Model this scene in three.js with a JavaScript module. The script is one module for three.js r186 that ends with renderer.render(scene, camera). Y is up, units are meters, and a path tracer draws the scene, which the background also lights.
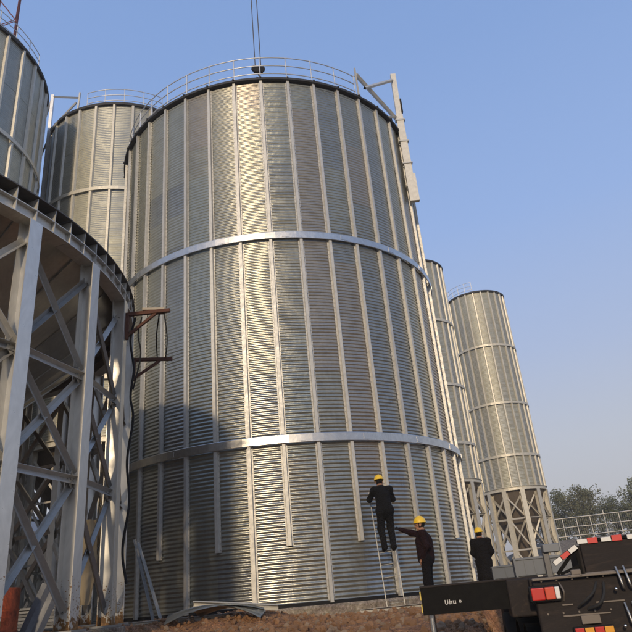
import * as THREE from 'three';
import { mergeGeometries } from 'three/addons/utils/BufferGeometryUtils.js';
import { RoundedBoxGeometry } from 'three/addons/geometries/RoundedBoxGeometry.js';
import { MarchingCubes } from 'three/addons/objects/MarchingCubes.js';
import { FontLoader } from 'three/addons/loaders/FontLoader.js';
import { TextGeometry } from 'three/addons/geometries/TextGeometry.js';
import { ImprovedNoise } from 'three/addons/math/ImprovedNoise.js';

// ------------------------------------------------------------ camera, sky, sun, exposure
const scene = new THREE.Scene();
const rad = Math.PI / 180;
const EYE = 0.45;                                     // eye level above the silo plateau (the viewer stands lower)
const camera = new THREE.PerspectiveCamera(53.13, 1, 0.05, 6000);
camera.position.set(0, EYE, 0);
camera.rotation.order = 'YXZ';
scene.fog = new THREE.FogExp2(0xe2dfdc, 0.0011);
camera.rotation.set(23.858 * rad, 0, -5.26 * rad);

const SUN_AZ = 191, SUN_EL = 18;                      // where the sun stands: behind the viewer, a little to the left, low
const sunDir = new THREE.Vector3(Math.sin(SUN_AZ * rad) * Math.cos(SUN_EL * rad), Math.sin(SUN_EL * rad), -Math.cos(SUN_AZ * rad) * Math.cos(SUN_EL * rad));
function makeSky() {
  const W = 512, H = 256, d = new Float32Array(W * H * 4);
  const stops = [[-90, .30, .27, .24], [0, .60, .60, .60], [4, .60, .61, .635], [10, .545, .595, .69], [18, .42, .525, .76], [30, .305, .455, .79], [45, .235, .38, .71], [65, .185, .32, .63], [90, .16, .29, .59]];
  const v = new THREE.Vector3();
  for (let j = 0; j < H; j++) for (let i = 0; i < W; i++) {
    const el = ((j + .5) / H - .5) * Math.PI, th = ((i + .5) / W - .5) * 2 * Math.PI;
    v.set(Math.cos(el) * Math.cos(th), Math.sin(el), Math.cos(el) * Math.sin(th));
    const e = el / rad; let k = 0; while (k < stops.length - 2 && e > stops[k + 1][0]) k++;
    const a = stops[k], b = stops[k + 1], t = Math.min(1, Math.max(0, (e - a[0]) / (b[0] - a[0])));
    const ang = v.angleTo(sunDir) / rad, g = .55 * Math.exp(-ang / 22) + 1.3 * Math.exp(-ang * ang / 90);
    const o = (j * W + i) * 4;
    d[o] = a[1] + (b[1] - a[1]) * t + g * 1.0; d[o + 1] = a[2] + (b[2] - a[2]) * t + g * .82; d[o + 2] = a[3] + (b[3] - a[3]) * t + g * .52; d[o + 3] = 1;
  }
  const t = new THREE.DataTexture(d, W, H, THREE.RGBAFormat, THREE.FloatType);
  t.mapping = THREE.EquirectangularReflectionMapping; t.magFilter = t.minFilter = THREE.LinearFilter; t.needsUpdate = true;
  return t;
}
scene.background = makeSky();
scene.environment = scene.background;
const sun = new THREE.DirectionalLight(new THREE.Color().setRGB(1, .79, .54), 2.6);
sun.position.copy(sunDir).multiplyScalar(120).add(new THREE.Vector3(0, 0, -25));
sun.target.position.set(0, 0, -25); scene.add(sun); scene.add(sun.target);
sun.castShadow = true; sun.shadow.radius = 6; sun.shadow.mapSize.set(4096, 4096);
Object.assign(sun.shadow.camera, { left: -60, right: 60, top: 60, bottom: -60, near: 1, far: 300 });
const renderer = new THREE.WebGLRenderer({ antialias: true });
renderer.setSize(1024, 1024);
renderer.toneMapping = THREE.LinearToneMapping;
renderer.toneMappingExposure = 1.0;
renderer.shadowMap.enabled = true;

// ------------------------------------------------------------ helpers
let seed = 12345;
const rnd = () => { seed = (seed * 1664525 + 1013904223) >>> 0; return seed / 4294967296; };
const rr = (a, b) => a + (b - a) * rnd();
const perlin = new ImprovedNoise();
const noise = (x, y, z) => perlin.noise(x, y, z);
const fbm = (x, y, z, n = 4) => { let s = 0, a = .5; for (let i = 0; i < n; i++) { s += a * noise(x, y, z); x *= 2.03; y *= 2.03; z *= 2.03; a *= .5; } return s; };
const smooth = (a, b, x) => { const t = Math.min(1, Math.max(0, (x - a) / (b - a))); return t * t * (3 - 2 * t); };
const V = (x, y, z) => new THREE.Vector3(x, y, z);
const taken = {};
function numbered(n) { const k = taken[n] = (taken[n] ?? -1) + 1; return k ? n + '_' + String(k).padStart(3, '0') : n; }
function tag(o, label, category, group, kind) { if (label) o.userData.label = label; if (category) o.userData.category = category; if (group) o.userData.group = group; if (kind) o.userData.kind = kind; return o; }
function shade(o) { o.traverse((m) => { if (m.isMesh) { m.castShadow = true; m.receiveShadow = true; } }); return o; }
function thing(name, label, category, pos = [0, 0, 0], turn = 0, group) {
  const o = new THREE.Group(); o.name = numbered(name); o.position.set(...pos); o.rotation.y = turn; scene.add(o);
  return tag(o, label, category, group);
}
function part(name, geo, mat, parent, label) {
  const m = new THREE.Mesh(Array.isArray(geo) ? merge(geo) : geo, mat); m.name = name; m.castShadow = m.receiveShadow = true;
  if (label) m.userData.label = label; parent.add(m); return m;
}
function solo(name, geo, mat, label, category, pos = [0, 0, 0], turn = 0, group) {
  const m = part(numbered(name), geo, mat, scene); m.position.set(...pos); m.rotation.y = turn; return tag(m, label, category, group);
}
function structure(name, geo, mat) { const m = part(name, geo, mat, scene); m.userData.kind = 'structure'; return m; }
function merge(list) {
  list = list.map((g) => { const q = g.index ? g.toNonIndexed() : g; for (const k of Object.keys(q.attributes)) if (!['position', 'normal', 'uv'].includes(k)) q.deleteAttribute(k); return q; });
  return mergeGeometries(list);
}
// a straight prism of a closed outline (x, z) from y0 to y1, uv in metres
function prism(outline, y0, y1) {
  const P = [], N = [], U = []; let s = 0; const n = outline.length;
  let area = 0; for (let i = 0; i < n; i++) { const [a, b] = outline[i], [c, d] = outline[(i + 1) % n]; area += a * d - c * b; }
  const pts = area > 0 ? outline.slice().reverse() : outline;
  for (let i = 0; i < n; i++) {
    const [ax, az] = pts[i], [bx, bz] = pts[(i + 1) % n], l = Math.hypot(bx - ax, bz - az); if (l < 1e-7) continue;
    const nx = -(bz - az) / l, nz = (bx - ax) / l;
    P.push(ax, y0, az, bx, y0, bz, bx, y1, bz, ax, y0, az, bx, y1, bz, ax, y1, az);
    for (let k = 0; k < 6; k++) N.push(nx, 0, nz);
    U.push(s, y0, s + l, y0, s + l, y1, s, y0, s + l, y1, s, y1); s += l;
  }
  const c = pts.map(([x, z]) => new THREE.Vector2(x, z));
  for (const [a, b, d] of THREE.ShapeUtils.triangulateShape(c, [])) for (const [y, ny] of [[y0, -1], [y1, 1]])
    for (const i of [a, b, d]) { P.push(pts[i][0], y, pts[i][1]); N.push(0, ny, 0); U.push(pts[i][0], pts[i][1]); }
  const g = new THREE.BufferGeometry();
  g.setAttribute('position', new THREE.Float32BufferAttribute(P, 3)); g.setAttribute('normal', new THREE.Float32BufferAttribute(N, 3)); g.setAttribute('uv', new THREE.Float32BufferAttribute(U, 2));
  return g;
}
const hOutline = (w, d, tf = .014, tw = .010) => [[-w / 2, d / 2], [w / 2, d / 2], [w / 2, d / 2 - tf], [tw / 2, d / 2 - tf], [tw / 2, -d / 2 + tf], [w / 2, -d / 2 + tf], [w / 2, -d / 2], [-w / 2, -d / 2], [-w / 2, -d / 2 + tf], [-tw / 2, -d / 2 + tf], [-tw / 2, d / 2 - tf], [-w / 2, d / 2 - tf]];
const lOutline = (w, t = .007) => [[0, 0], [w, 0], [w, t], [t, t], [t, w], [0, w]];
const rectOutline = (w, d) => [[-w / 2, -d / 2], [w / 2, -d / 2], [w / 2, d / 2], [-w / 2, d / 2]];
const upY = V(0, 1, 0);
// the same outline swept straight from a to b
function bar(outline, a, b, roll = 0) {
  const d = b.clone().sub(a), L = d.length(); d.normalize();
  const g = prism(outline, 0, L); if (roll) g.rotateY(roll);
  g.applyQuaternion(new THREE.Quaternion().setFromUnitVectors(upY, d)); g.translate(a.x, a.y, a.z); return g;
}
function rod(a, b, r, seg = 8, r2 = r) {
  const L = a.distanceTo(b), g = new THREE.CylinderGeometry(r2, r, L, seg); g.translate(0, L / 2, 0);
  g.applyQuaternion(new THREE.Quaternion().setFromUnitVectors(upY, b.clone().sub(a).normalize())); g.translate(a.x, a.y, a.z); return g;
}
const hose = (pts, r, n = 40) => new THREE.TubeGeometry(new THREE.CatmullRomCurve3(pts), n, r, 6);
function box(w, h, d, x = 0, y = 0, z = 0, bevel = 0) {
  const g = bevel ? new RoundedBoxGeometry(w, h, d, 2, bevel) : new THREE.BoxGeometry(w, h, d); g.translate(x, y, z); return g;
}
const polar = (r, phi, y = 0) => V(r * Math.sin(phi), y, r * Math.cos(phi));   // phi 0 faces the viewer, + to the right
const at = (az, D, y = 0) => [D * Math.sin(az * rad), y, -D * Math.cos(az * rad)];
// part of a ring: outline in (radius, height), swept round y from a to b
function arc(outline, a, b, n) {
  const P = [], U = [], I = []; const m = outline.length; let s = 0; const per = outline.map((p, i) => { const q = outline[(i + 1) % m]; const r = s; s += Math.hypot(q[0] - p[0], q[1] - p[1]); return r; });
  for (let i = 0; i < m; i++) {
    const p = outline[i], q = outline[(i + 1) % m];
    for (let k = 0; k < n; k++) {
      const t0 = a + (b - a) * k / n, t1 = a + (b - a) * (k + 1) / n;
      const A = polar(p[0], t0, p[1]), B = polar(p[0], t1, p[1]), C = polar(q[0], t1, q[1]), D = polar(q[0], t0, q[1]);
      for (const [w, uu, vv] of [[A, t0, 0], [B, t1, 0], [C, t1, 1], [A, t0, 0], [C, t1, 1], [D, t0, 1]]) { P.push(w.x, w.y, w.z); U.push(uu * p[0], vv ? per[i] + Math.hypot(q[0] - p[0], q[1] - p[1]) : per[i]); }
    }
  }
  const closed = Math.abs(b - a) > 6.28;
  if (!closed) { const c = outline.map(([x, y]) => new THREE.Vector2(x, y)); for (const tri of THREE.ShapeUtils.triangulateShape(c, [])) for (const t of [a, b]) for (const i of tri) { const w = polar(outline[i][0], t, outline[i][1]); P.push(w.x, w.y, w.z); U.push(outline[i][0], outline[i][1]); } }
  const g = new THREE.BufferGeometry(); g.setAttribute('position', new THREE.Float32BufferAttribute(P, 3)); g.setAttribute('uv', new THREE.Float32BufferAttribute(U, 2)); g.computeVertexNormals();
  return g;
}

// ------------------------------------------------------------ materials
function dataTex(w, h, fn, srgb = true) {
  const d = new Uint8Array(w * h * 4);
  for (let j = 0; j < h; j++) for (let i = 0; i < w; i++) { const c = fn(i / w, j / h), o = (j * w + i) * 4; d[o] = Math.max(0, Math.min(255, c[0] * 255)); d[o + 1] = Math.max(0, Math.min(255, c[1] * 255)); d[o + 2] = Math.max(0, Math.min(255, c[2] * 255)); d[o + 3] = 255; }
  const t = new THREE.DataTexture(d, w, h, THREE.RGBAFormat); t.magFilter = THREE.LinearFilter; t.minFilter = THREE.LinearMipmapLinearFilter; t.generateMipmaps = true; t.wrapS = t.wrapT = THREE.RepeatWrapping;
  if (srgb) t.colorSpace = THREE.SRGBColorSpace; t.needsUpdate = true; return t;
}
// noise that tiles: sampled on a torus of two circles
const tile = (u, v, f, o, n = 3) => fbm(Math.cos(u * 6.2832) * f + o, Math.sin(u * 6.2832) * f + Math.cos(v * 6.2832) * f * .9, Math.sin(v * 6.2832) * f + o * 1.7, n);
// zinc: spangle, dull patches and fine run marks
const zincMap = dataTex(512, 512, (u, v) => {
  const a = tile(u, v, 1.6, 3, 4), b = tile(u, v, 9, 7, 2), c = fbm(Math.cos(u * 6.2832) * 7, Math.sin(u * 6.2832) * 7, v * 2.0, 3) * (.6 + .4 * Math.sin(v * 6.28));
  const k = .90 + a * .10 + b * .06 + c * .06; return [k, k * .995, k * .985];
});
const zincRough = dataTex(512, 512, (u, v) => { const a = tile(u, v, 2.2, 11, 4), b = tile(u, v, 12, 5, 2); const k = .72 + a * .22 + b * .10; return [k, k, k]; }, false);
const rep = (t, x, y, ox = 0, oy = 0) => { const c = t.clone(); c.repeat.set(x, y); c.offset.set(ox, oy); c.needsUpdate = true; return c; };
const M = {};
function zinc(r, g, b, rough, metal = 1, s = .45, ox = 0, oy = 0, extra = {}) {
  return new THREE.MeshStandardMaterial({ color: new THREE.Color().setRGB(r, g, b), metalness: metal, roughness: rough, map: rep(zincMap, s, s, ox, oy), roughnessMap: rep(zincRough, s, s, oy, ox), ...extra });
}
const plain = (r, g, b, rough = .6, metal = 0, extra = {}) => new THREE.MeshStandardMaterial({ color: new THREE.Color().setRGB(r, g, b), roughness: rough, metalness: metal, ...extra });
// six batches of wall sheet, each a slightly different zinc
const sheetTones = [[.455, .46, .405, .47], [.415, .42, .385, .45], [.49, .485, .415, .49], [.445, .44, .38, .48], [.395, .41, .395, .44], [.47, .435, .38, .48], [.435, .455, .41, .46]];
const dents = dataTex(256, 256, (u, v) => { const k = .5 + .9 * tile(u, v, 1.3, 21, 3); return [k, k, k]; }, false);
M.sheets = sheetTones.map(([r, g, b, q], i) => zinc(r, g, b, q, .82, .31, i * .17, i * .29, { bumpMap: rep(dents, .55, .55, i * .31, i * .47), bumpScale: .008 }));
const corr = dataTex(4, 64, (u, v) => { const k = .5 + .5 * Math.sin(v * 6.2832); return [k, k, k]; }, false);
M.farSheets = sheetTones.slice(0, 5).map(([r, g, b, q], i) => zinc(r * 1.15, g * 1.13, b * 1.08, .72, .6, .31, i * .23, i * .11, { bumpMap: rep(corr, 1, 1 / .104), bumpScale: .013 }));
M.rib = [zinc(.66, .65, .615, .7, .45, .8, 0, 0), zinc(.61, .605, .575, .68, .5, .8, .3, .4), zinc(.70, .685, .63, .74, .4, .8, .6, .2)];
M.ring = [zinc(.70, .70, .69, .48, 1, .7, .1, .1), zinc(.66, .66, .66, .52, 1, .7, .4, .6), zinc(.73, .72, .69, .45, 1, .7, .8, .3)];
M.rail = zinc(.76, .77, .78, .6, .7, .8);
M.eave = plain(.035, .036, .04, .7, .2);
M.gapShade = zinc(.13, .12, .11, .8, .3, .8);  // dark colour carries the shade of the gaps in the ring beam
M.roof = zinc(.6, .6, .6, .6, 1, .4);
M.brace = [zinc(.52, .52, .50, .6, .5, 1.1, .2, .5), zinc(.36, .36, .35, .65, .5, 1.1, .7, .1), zinc(.60, .59, .56, .62, .5, 1.1, .4, .9)];
M.farRib = [zinc(.72, .69, .60, .7, .35, .8, .1, .3), zinc(.66, .635, .56, .7, .35, .8, .5, .1)];
M.farBrace = [zinc(.66, .63, .55, .7, .3, 1, .3, .2), zinc(.58, .55, .48, .7, .3, 1, .1, .6), zinc(.70, .66, .57, .7, .3, 1, .8, .2)];
M.farHopper = zinc(.20, .165, .13, .8, .4, .4);  // shade beneath the far silos put into the base colour
M.hopper = [zinc(.62, .605, .56, .5, .85, .4, .3, .2), zinc(.58, .57, .535, .48, .85, .4, .6, .8), zinc(.64, .62, .565, .52, .85, .4, .1, .5)];
M.bolt = plain(.35, .35, .34, .5, .8);
// columns: zinc with ragged orange-tan patches and specks over the foot (v runs over 8 m)
const footPatchMap = dataTex(256, 1024, (u, v) => {
  const y = v * 8, k = .92 + tile(u, v * 4 % 1, 2, 3, 3) * .08;
  const edge = .42 + .35 * fbm(u * 9, v * 60, 3.3, 4) + .25 * fbm(u * 30, v * 200, 9.1, 3), spot = fbm(u * 38, v * 420, 1.7, 2);
  const m = y < edge ? 1 : (y < edge + .5 && spot > .24 ? 1 : 0), g = .75 + .4 * fbm(u * 40, v * 300, 5.5, 3);
  return m ? [.78 * g, .60 * g, .40 * g] : [k, k, k * .99];
});
M.leg = [0, 1, 2].map((i) => new THREE.MeshStandardMaterial({ color: new THREE.Color().setRGB(.74 - i * .03, .725 - i * .03, .69 - i * .03), metalness: .5, roughness: .44 + i * .04, map: rep(footPatchMap, 1, 1 / 8, i * .37, 0), roughnessMap: rep(zincRough, .8, .8, i * .3, .2) }));
const soilMap = dataTex(512, 512, (u, v) => {
  const a = tile(u, v, 1.8, 2, 5), b = tile(u, v, 7, 9, 4), c = tile(u, v, 22, 4, 2); const k = .78 + .32 * a + .34 * b + .28 * c;
  return [k, k * (.96 + .06 * a), k * (.92 + .1 * b)];
});
const soilBump = dataTex(512, 512, (u, v) => { const k = .5 + .7 * tile(u, v, 5, 2, 5) + .4 * tile(u, v, 20, 8, 3); return [k, k, k]; }, false);
M.soil = new THREE.MeshStandardMaterial({ color: 0xffffff, vertexColors: true, roughness: .97, map: rep(soilMap, .55, .55), bumpMap: rep(soilBump, .9, .9), bumpScale: .05 });
M.concrete = new THREE.MeshStandardMaterial({ color: new THREE.Color().setRGB(.42, .38, .32), roughness: .9, map: rep(soilMap, .4, .4), bumpMap: rep(soilBump, 1.5, 1.5), bumpScale: .012 });
M.clod = plain(1, 1, 1, .97, 0, { bumpMap: rep(soilBump, 2, 2), bumpScale: .02 });
M.rust = new THREE.MeshStandardMaterial({ color: new THREE.Color().setRGB(.16, .065, .04), roughness: .85, map: rep(soilMap, 2, 2) });
const matt = (r, g, b, rough, spec, extra = {}) => new THREE.MeshPhysicalMaterial({ color: new THREE.Color().setRGB(r, g, b), roughness: rough, specularIntensity: spec, ...extra });
M.black = matt(.012, .012, .013, .75, .4);
M.rubber = plain(.02, .02, .02, .9);
M.yellow = new THREE.MeshPhysicalMaterial({ color: new THREE.Color().setRGB(.78, .50, .02), roughness: .35, clearcoat: .3 });

// ------------------------------------------------------------ the ground
const ROW = 10 * rad, TX = Math.cos(ROW), TZ = Math.sin(ROW);                    // the truck points 10 degrees right of straight ahead
const TC = { x: 1.72 + 1.25 * TX, z: -6.3 + 1.25 * TZ };                           // its tail, middle
const PIT = -1.15;
function groundY(x, z) {
  const D = Math.hypot(x, z), az = Math.atan2(x, -z) / rad;
  const lat = (x - TC.x) * TX + (z - TC.z) * TZ, lon = (x - TC.x) * Math.sin(ROW) - (z - TC.z) * Math.cos(ROW);
  const wob = fbm(x * .5, 1.3, z * .5, 3);
  const near = 1 - smooth(6.8, 7.8, D + wob * .4);
  const lane = smooth(-1.75, -1.35, lat + wob * .2) * (1 - smooth(2.2, 4.5, lat)) * (1 - smooth(9.2, 10.6, lon + wob * .4));
  const pit = Math.max(near, lane) * (1 - smooth(30, 40, D));
  const bank = 3.1 * smooth(53, 62, D + wob * 1.5) * smooth(8, 17, az) * (1 - smooth(60, 90, az));
  const dist = smooth(5, 8, D) * (1 - smooth(30, 90, D));
  const plat = 1 - pit;
  const base = .12 * fbm(x * .8, 5.1, z * .8, 4) + .13 * Math.abs(fbm(x * 2.6, 2.2, z * 2.6, 4)) + .05 * Math.abs(fbm(x * 7, 4.2, z * 7, 2));
  const heap = .16 * Math.max(0, fbm(x * .9 + 8, 7.7, z * .9, 3) + .1) * smooth(7.5, 9.5, D) * (1 - smooth(14, 15.2, D));
  const berm = (.20 + .15 * fbm(x * 1.3, 6.1, z * 1.3, 3)) * smooth(11.5, 13.2, D) * (1 - smooth(13.8, 15.2, D)) * smooth(-3, -6, az);
  const clear = 1 - smooth(6.4, 5.8, Math.hypot(x + 1.41, z + 21.55));
  return PIT * pit + bank + (base * (plat * .7 + .3) + heap * plat + berm * plat) * dist * clear + (D > 90 ? 1.2 * fbm(x * .01, 3, z * .01, 3) : 0) * smooth(90, 200, D);
}
{
  const angs = []; for (let a = -46; a < 46; a += .36) angs.push(a); for (let a = 46; a < 314; a += 4) angs.push(a);
  const rs = []; for (let r = .4; r < 34; r *= r < 6 ? 1.06 : 1.011) rs.push(r); for (let r = 34; r < 5200; r *= 1.09) rs.push(r);
  const na = angs.length, P = [0, groundY(0, 0), 0], C = [.22, .13, .075], U = [0, 0], I = [];
  for (const r of rs) for (const a of angs) {
    const x = r * Math.sin(a * rad), z = -r * Math.cos(a * rad), y = groundY(x, z); P.push(x, y, z); U.push(x, z);
    const n = fbm(x * .35, 4, z * .35, 4), m = fbm(x * 1.7, 9, z * 1.7, 3), far = smooth(35, 60, r), dry = smooth(.0, .35, n + .5 * m);
    const c = [.54 + .06 * dry + .02 * far, .29 + .07 * dry + .04 * far, .145 + .075 * dry + .07 * far], k = 1 + .35 * m;
    const dug = smooth(6.6, 7.6, r) * (1 - smooth(19, 26, r + 6 * n)) * (Math.abs(a) < 60 || a > 300 ? 1 : 0), fillTan = [.40, .355, .285]; for (let q = 0; q < 3; q++) c[q] = c[q] * dug + fillTan[q] * (1 - dug);  // ground outside the dug soil, mostly unseen, made pale to bounce neutral light
    const gr = smooth(70, 95, r) * .8; C.push((c[0] * (1 - gr) + .16 * gr) * k, (c[1] * (1 - gr) + .15 * gr) * k, (c[2] * (1 - gr) + .075 * gr) * k);
  }
  for (let i = 0; i < na; i++) I.push(0, 1 + i, 1 + (i + 1) % na);
  for (let j = 0; j + 1 < rs.length; j++) for (let i = 0; i < na; i++) { const a = 1 + j * na + i, b = 1 + j * na + (i + 1) % na; I.push(a, a + na, b, b, a + na, b + na); }
  const g = new THREE.BufferGeometry(); g.setAttribute('position', new THREE.Float32BufferAttribute(P, 3)); g.setAttribute('color', new THREE.Float32BufferAttribute(C, 3)); g.setAttribute('uv', new THREE.Float32BufferAttribute(U, 2)); g.setIndex(I); g.computeVertexNormals();
  structure('ground', g, M.soil);
}
{ // clods and stones of the dug soil
  const g = new THREE.IcosahedronGeometry(1, 2), p = g.attributes.position;
  for (let i = 0; i < p.count; i++) { const v = V(p.getX(i), p.getY(i), p.getZ(i)); const k = 1 + .9 * fbm(v.x * 1.6 + 4, v.y * 1.6, v.z * 1.6, 3); p.setXYZ(i, v.x * k, v.y * k * .75, v.z * k); }
  g.computeVertexNormals();
  const N = 16000, im = new THREE.InstancedMesh(g, M.clod, N), m = new THREE.Matrix4(), q = new THREE.Quaternion(), c = new THREE.Color();
  for (let i = 0; i < N; i++) {
    let x, z, D; do { const az = rr(-34, 20) * rad; D = 7.5 + 9 * Math.pow(rnd(), .8); x = D * Math.sin(az); z = -D * Math.cos(az); } while (Math.hypot(x + 1.41, z + 21.55) < 5.95 || fbm(x * .9, 3, z * .9, 3) < rr(-.35, .25));
    const s = .006 + .045 * Math.pow(rnd(), 4);
    q.setFromEuler(new THREE.Euler(rr(0, 6), rr(0, 6), rr(0, 6))); m.compose(V(x, groundY(x, z) + s * .3, z), q, V(s, s, s)); im.setMatrixAt(i, m);
    const k = rr(.75, 1.12), d = rnd() < .2; im.setColorAt(i, c.setRGB((d ? .58 : .55) * k, (d ? .41 : .30) * k, (d ? .27 : .15) * k));
  }
  im.name = 'soil_clods'; im.castShadow = im.receiveShadow = true; scene.add(im);
  tag(im, 'loose brown soil clods strewn over the dug ground', 'soil', null, 'stuff');
}

// ------------------------------------------------------------ the large flat-bottomed silo
const MAIN = [-1.41, 0, -21.55], R0 = 5.6, RIM = 16.15, FOOT = .30;
{
  const pl = part('foundation', [arc([[.02, -.3], [5.95, -.3], [5.95, .22], [5.9, .27], [.02, .27]], 0, Math.PI * 2, 120)], M.concrete, scene); pl.position.set(...MAIN); pl.name = 'concrete_foundation';
  tag(pl, 'round concrete foundation slab under the big central silo', 'foundation');
  const silo = thing('grain_silo', 'huge corrugated steel silo in the centre, standing flat on its foundation', 'silo', MAIN, 0, 'corrugated steel silos');
  const TI = 14, th = (RIM - FOOT) / TI, p = th / 11, A = .0088, BAY = 9 * rad, ph0 = 3 * rad;
  function sheetGeo(seg = 3, a0 = -BAY / 2 - .004, a1 = BAY / 2 + .004, tiers = 1) {
    const rows = 88 * tiers, P = [], N = [], U = [], I = [];
    for (let j = 0; j <= rows; j++) for (let i = 0; i <= seg; i++) {
      const y = th * tiers * j / rows * (j === rows ? 1.0 : 1) , w = 2 * Math.PI * y / p, f = (j % 88) / 88, r = R0 + A * Math.sin(w) + .005 * (1 - f), a = a0 + (a1 - a0) * i / seg;
      const s = A * 2 * Math.PI / p * Math.cos(w), l = Math.hypot(1, s); const v = polar(r, a, y); P.push(v.x, v.y, v.z); N.push(Math.sin(a) / l, -s / l, Math.cos(a) / l); U.push(a * R0, y);
    }
    for (let j = 0; j < rows; j++) for (let i = 0; i < seg; i++) { const a = j * (seg + 1) + i, b = a + seg + 1; I.push(a, a + 1, b, b, a + 1, b + 1); }
    const g = new THREE.BufferGeometry(); g.setAttribute('position', new THREE.Float32BufferAttribute(P, 3)); g.setAttribute('normal', new THREE.Float32BufferAttribute(N, 3)); g.setAttribute('uv', new THREE.Float32BufferAttribute(U, 2)); g.setIndex(I); return g;
  }
  const sg = sheetGeo();
  for (let k = 0; k < 40; k++) {
    const phi = ph0 + (k + .5) * BAY, w = Math.atan2(Math.sin(phi), Math.cos(phi));
    if (Math.abs(w) > 80 * rad) continue;
    let tone = (rnd() * 7) | 0;
    for (let t = 0; t < TI; t++) {
      if (rnd() < .3) tone = (rnd() * 7) | 0;
      const m = part('wall_sheet', sg, M.sheets[tone], silo); m.position.y = FOOT + t * th; m.rotation.y = w;
      const s = 1 + rr(-.0003, .0003); m.scale.set(s, 1, s);
    }
  }
  { // the far side, out of sight
    const g = sheetGeo(24, 80.6 * rad, 2 * Math.PI - 77.4 * rad, TI); g.translate(0, FOOT, 0);
    const m = part('rear_wall_sheets', g, M.sheets[1], silo); m.userData.kind = 'stuff';
  }
  const hat = [[-.085, 0], [.085, 0], [.085, .006], [.05, .006], [.04, .082], [-.04, .082], [-.05, .006], [-.085, .006]].map(([x, z]) => [x, z + R0 + .012]);
  const cuts = [4.15, 10.15, RIM - .02];
  const ribG = {}; const rib = (a, b) => ribG[a + '_' + b] ??= prism(hat, a, b);
  const bolts = [];
  for (let k = 0; k < 40; k++) {
    const phi = ph0 + k * BAY, w = Math.atan2(Math.sin(phi), Math.cos(phi)), long = k % 2 === 1;
    let y = long ? FOOT : 1.6;
    cuts.forEach((c, i) => { const m = part('stiffener', rib(y, c - .012), M.rib[(rnd() * 3) | 0], silo); m.rotation.y = w + rr(-.001, .001); y = c + .012; });
    if (Math.abs(w) < 1.4) for (let yy = (long ? FOOT : 1.6) + .06; yy < RIM - .1; yy += .1441) for (const s of [-1, 1]) bolts.push([w + s * .068 / R0, yy]);
  }
  { const g = new THREE.CylinderGeometry(.011, .011, .012, 6); g.rotateX(Math.PI / 2); const im = new THREE.InstancedMesh(g, M.bolt, bolts.length), m = new THREE.Matrix4();
    bolts.forEach(([a, y], i) => { const v = polar(R0 + .023, a, y); m.makeRotationY(a).setPosition(v.x, y, v.z); im.setMatrixAt(i, m); });
    im.name = 'rib_bolts'; im.userData.kind = 'stuff'; silo.add(im); }
  // wind rings: flat bands in twenty lengths with splice plates
  for (const y of [4.15, 10.15]) {
    const ring = new THREE.Group(); ring.name = 'wind_ring'; silo.add(ring);
    const rr0 = R0 + .097, seg = arc([[rr0, y - .105], [rr0 + .022, y - .115], [rr0 + .03, y - .1], [rr0 + .03, y + .1], [rr0 + .022, y + .115], [rr0, y + .105]], 0, 18 * rad - .0012, 6);
    const spl = arc([[rr0 + .03, y - .07], [rr0 + .036, y - .07], [rr0 + .036, y + .07], [rr0 + .03, y + .07]], -.02, .02, 2);
    for (let k = 0; k < 20; k++) { const m = part('ring_segment', seg, M.ring[(rnd() * 3) | 0], ring); m.rotation.y = (7.5 + k * 18) * rad; const q = part('splice_plate', spl, M.ring[1], ring); q.rotation.y = (7.5 + k * 18) * rad; }
  }
  { const angle = part('base_angle', arc([[R0 - .05, FOOT - .03], [R0 + .1, FOOT - .03], [R0 + .1, FOOT - .015], [R0 + .022, FOOT - .012], [R0 + .022, FOOT + .05], [R0 - .05, FOOT + .05]], 0, 2 * Math.PI, 120), M.black, silo); }
  part('eave', [arc([[R0 - .05, RIM - .03], [R0 + .10, RIM - .04], [R0 + .15, RIM - .035], [R0 + .15, RIM + .05], [R0 - .05, RIM + .12]], 0, 2 * Math.PI, 120), ...Array.from({ length: 40 }, (_, k) => { const g = box(.05, .06, .05, 0, RIM + .04, R0 + .155); g.rotateY(ph0 + k * BAY); return g; })], M.eave, silo, 'dark roof edge');
  part('roof', arc([[R0 + .05, RIM + .1], [R0 + .05, RIM + .13], [.5, RIM + 2.75], [.01, RIM + 2.75], [.01, RIM + 2.6]], 0, 2 * Math.PI, 80), M.roof, silo);
  const gr = new THREE.Group(); gr.name = 'guard_rail'; silo.add(gr);
  for (let k = -8; k <= 4; k++) part('post', rod(polar(R0 - .02, ph0 + k * BAY, RIM + .08), polar(R0 - .02, ph0 + k * BAY, RIM + 1.09), .02, 6), M.rail, gr);
  for (const h of [.36, .71, 1.07]) part('rail', new THREE.TubeGeometry(new THREE.CatmullRomCurve3(Array.from({ length: 40 }, (_, i) => polar(R0 - .02, ph0 + (-8 + 12 * i / 39) * BAY, RIM + h))), 90, .018, 6), M.rail, gr);
  // lifting frame fixed to the wall on the right: tall post, tie arm, strut and small brace
  const fr = new THREE.Group(); fr.name = 'lifting_frame'; silo.add(fr);
  const W = (az, D, y) => V(...at(az, D, y)).sub(V(...MAIN));
  part('post', bar(rectOutline(.2, .16), W(11.25, 19.6, 13.3), W(11.5, 19.6, 19.05)), M.rib[2], fr);
  part('cover_panel', bar(rectOutline(.26, .12), W(11.42, 19.45, 13.2), W(11.42, 19.45, 16.9)), M.rib[2], fr); for (const y of [13.6, 14.6, 15.6, 16.6]) part('flange', bar(rectOutline(.36, .17), W(11.42, 19.45, y), W(11.42, 19.45, y + .05)), M.brace[0], fr); part('cover_foot', bar(rectOutline(.34, .16), W(11.5, 19.42, 12.95), W(11.5, 19.42, 14.1)), M.rib[2], fr);
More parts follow.
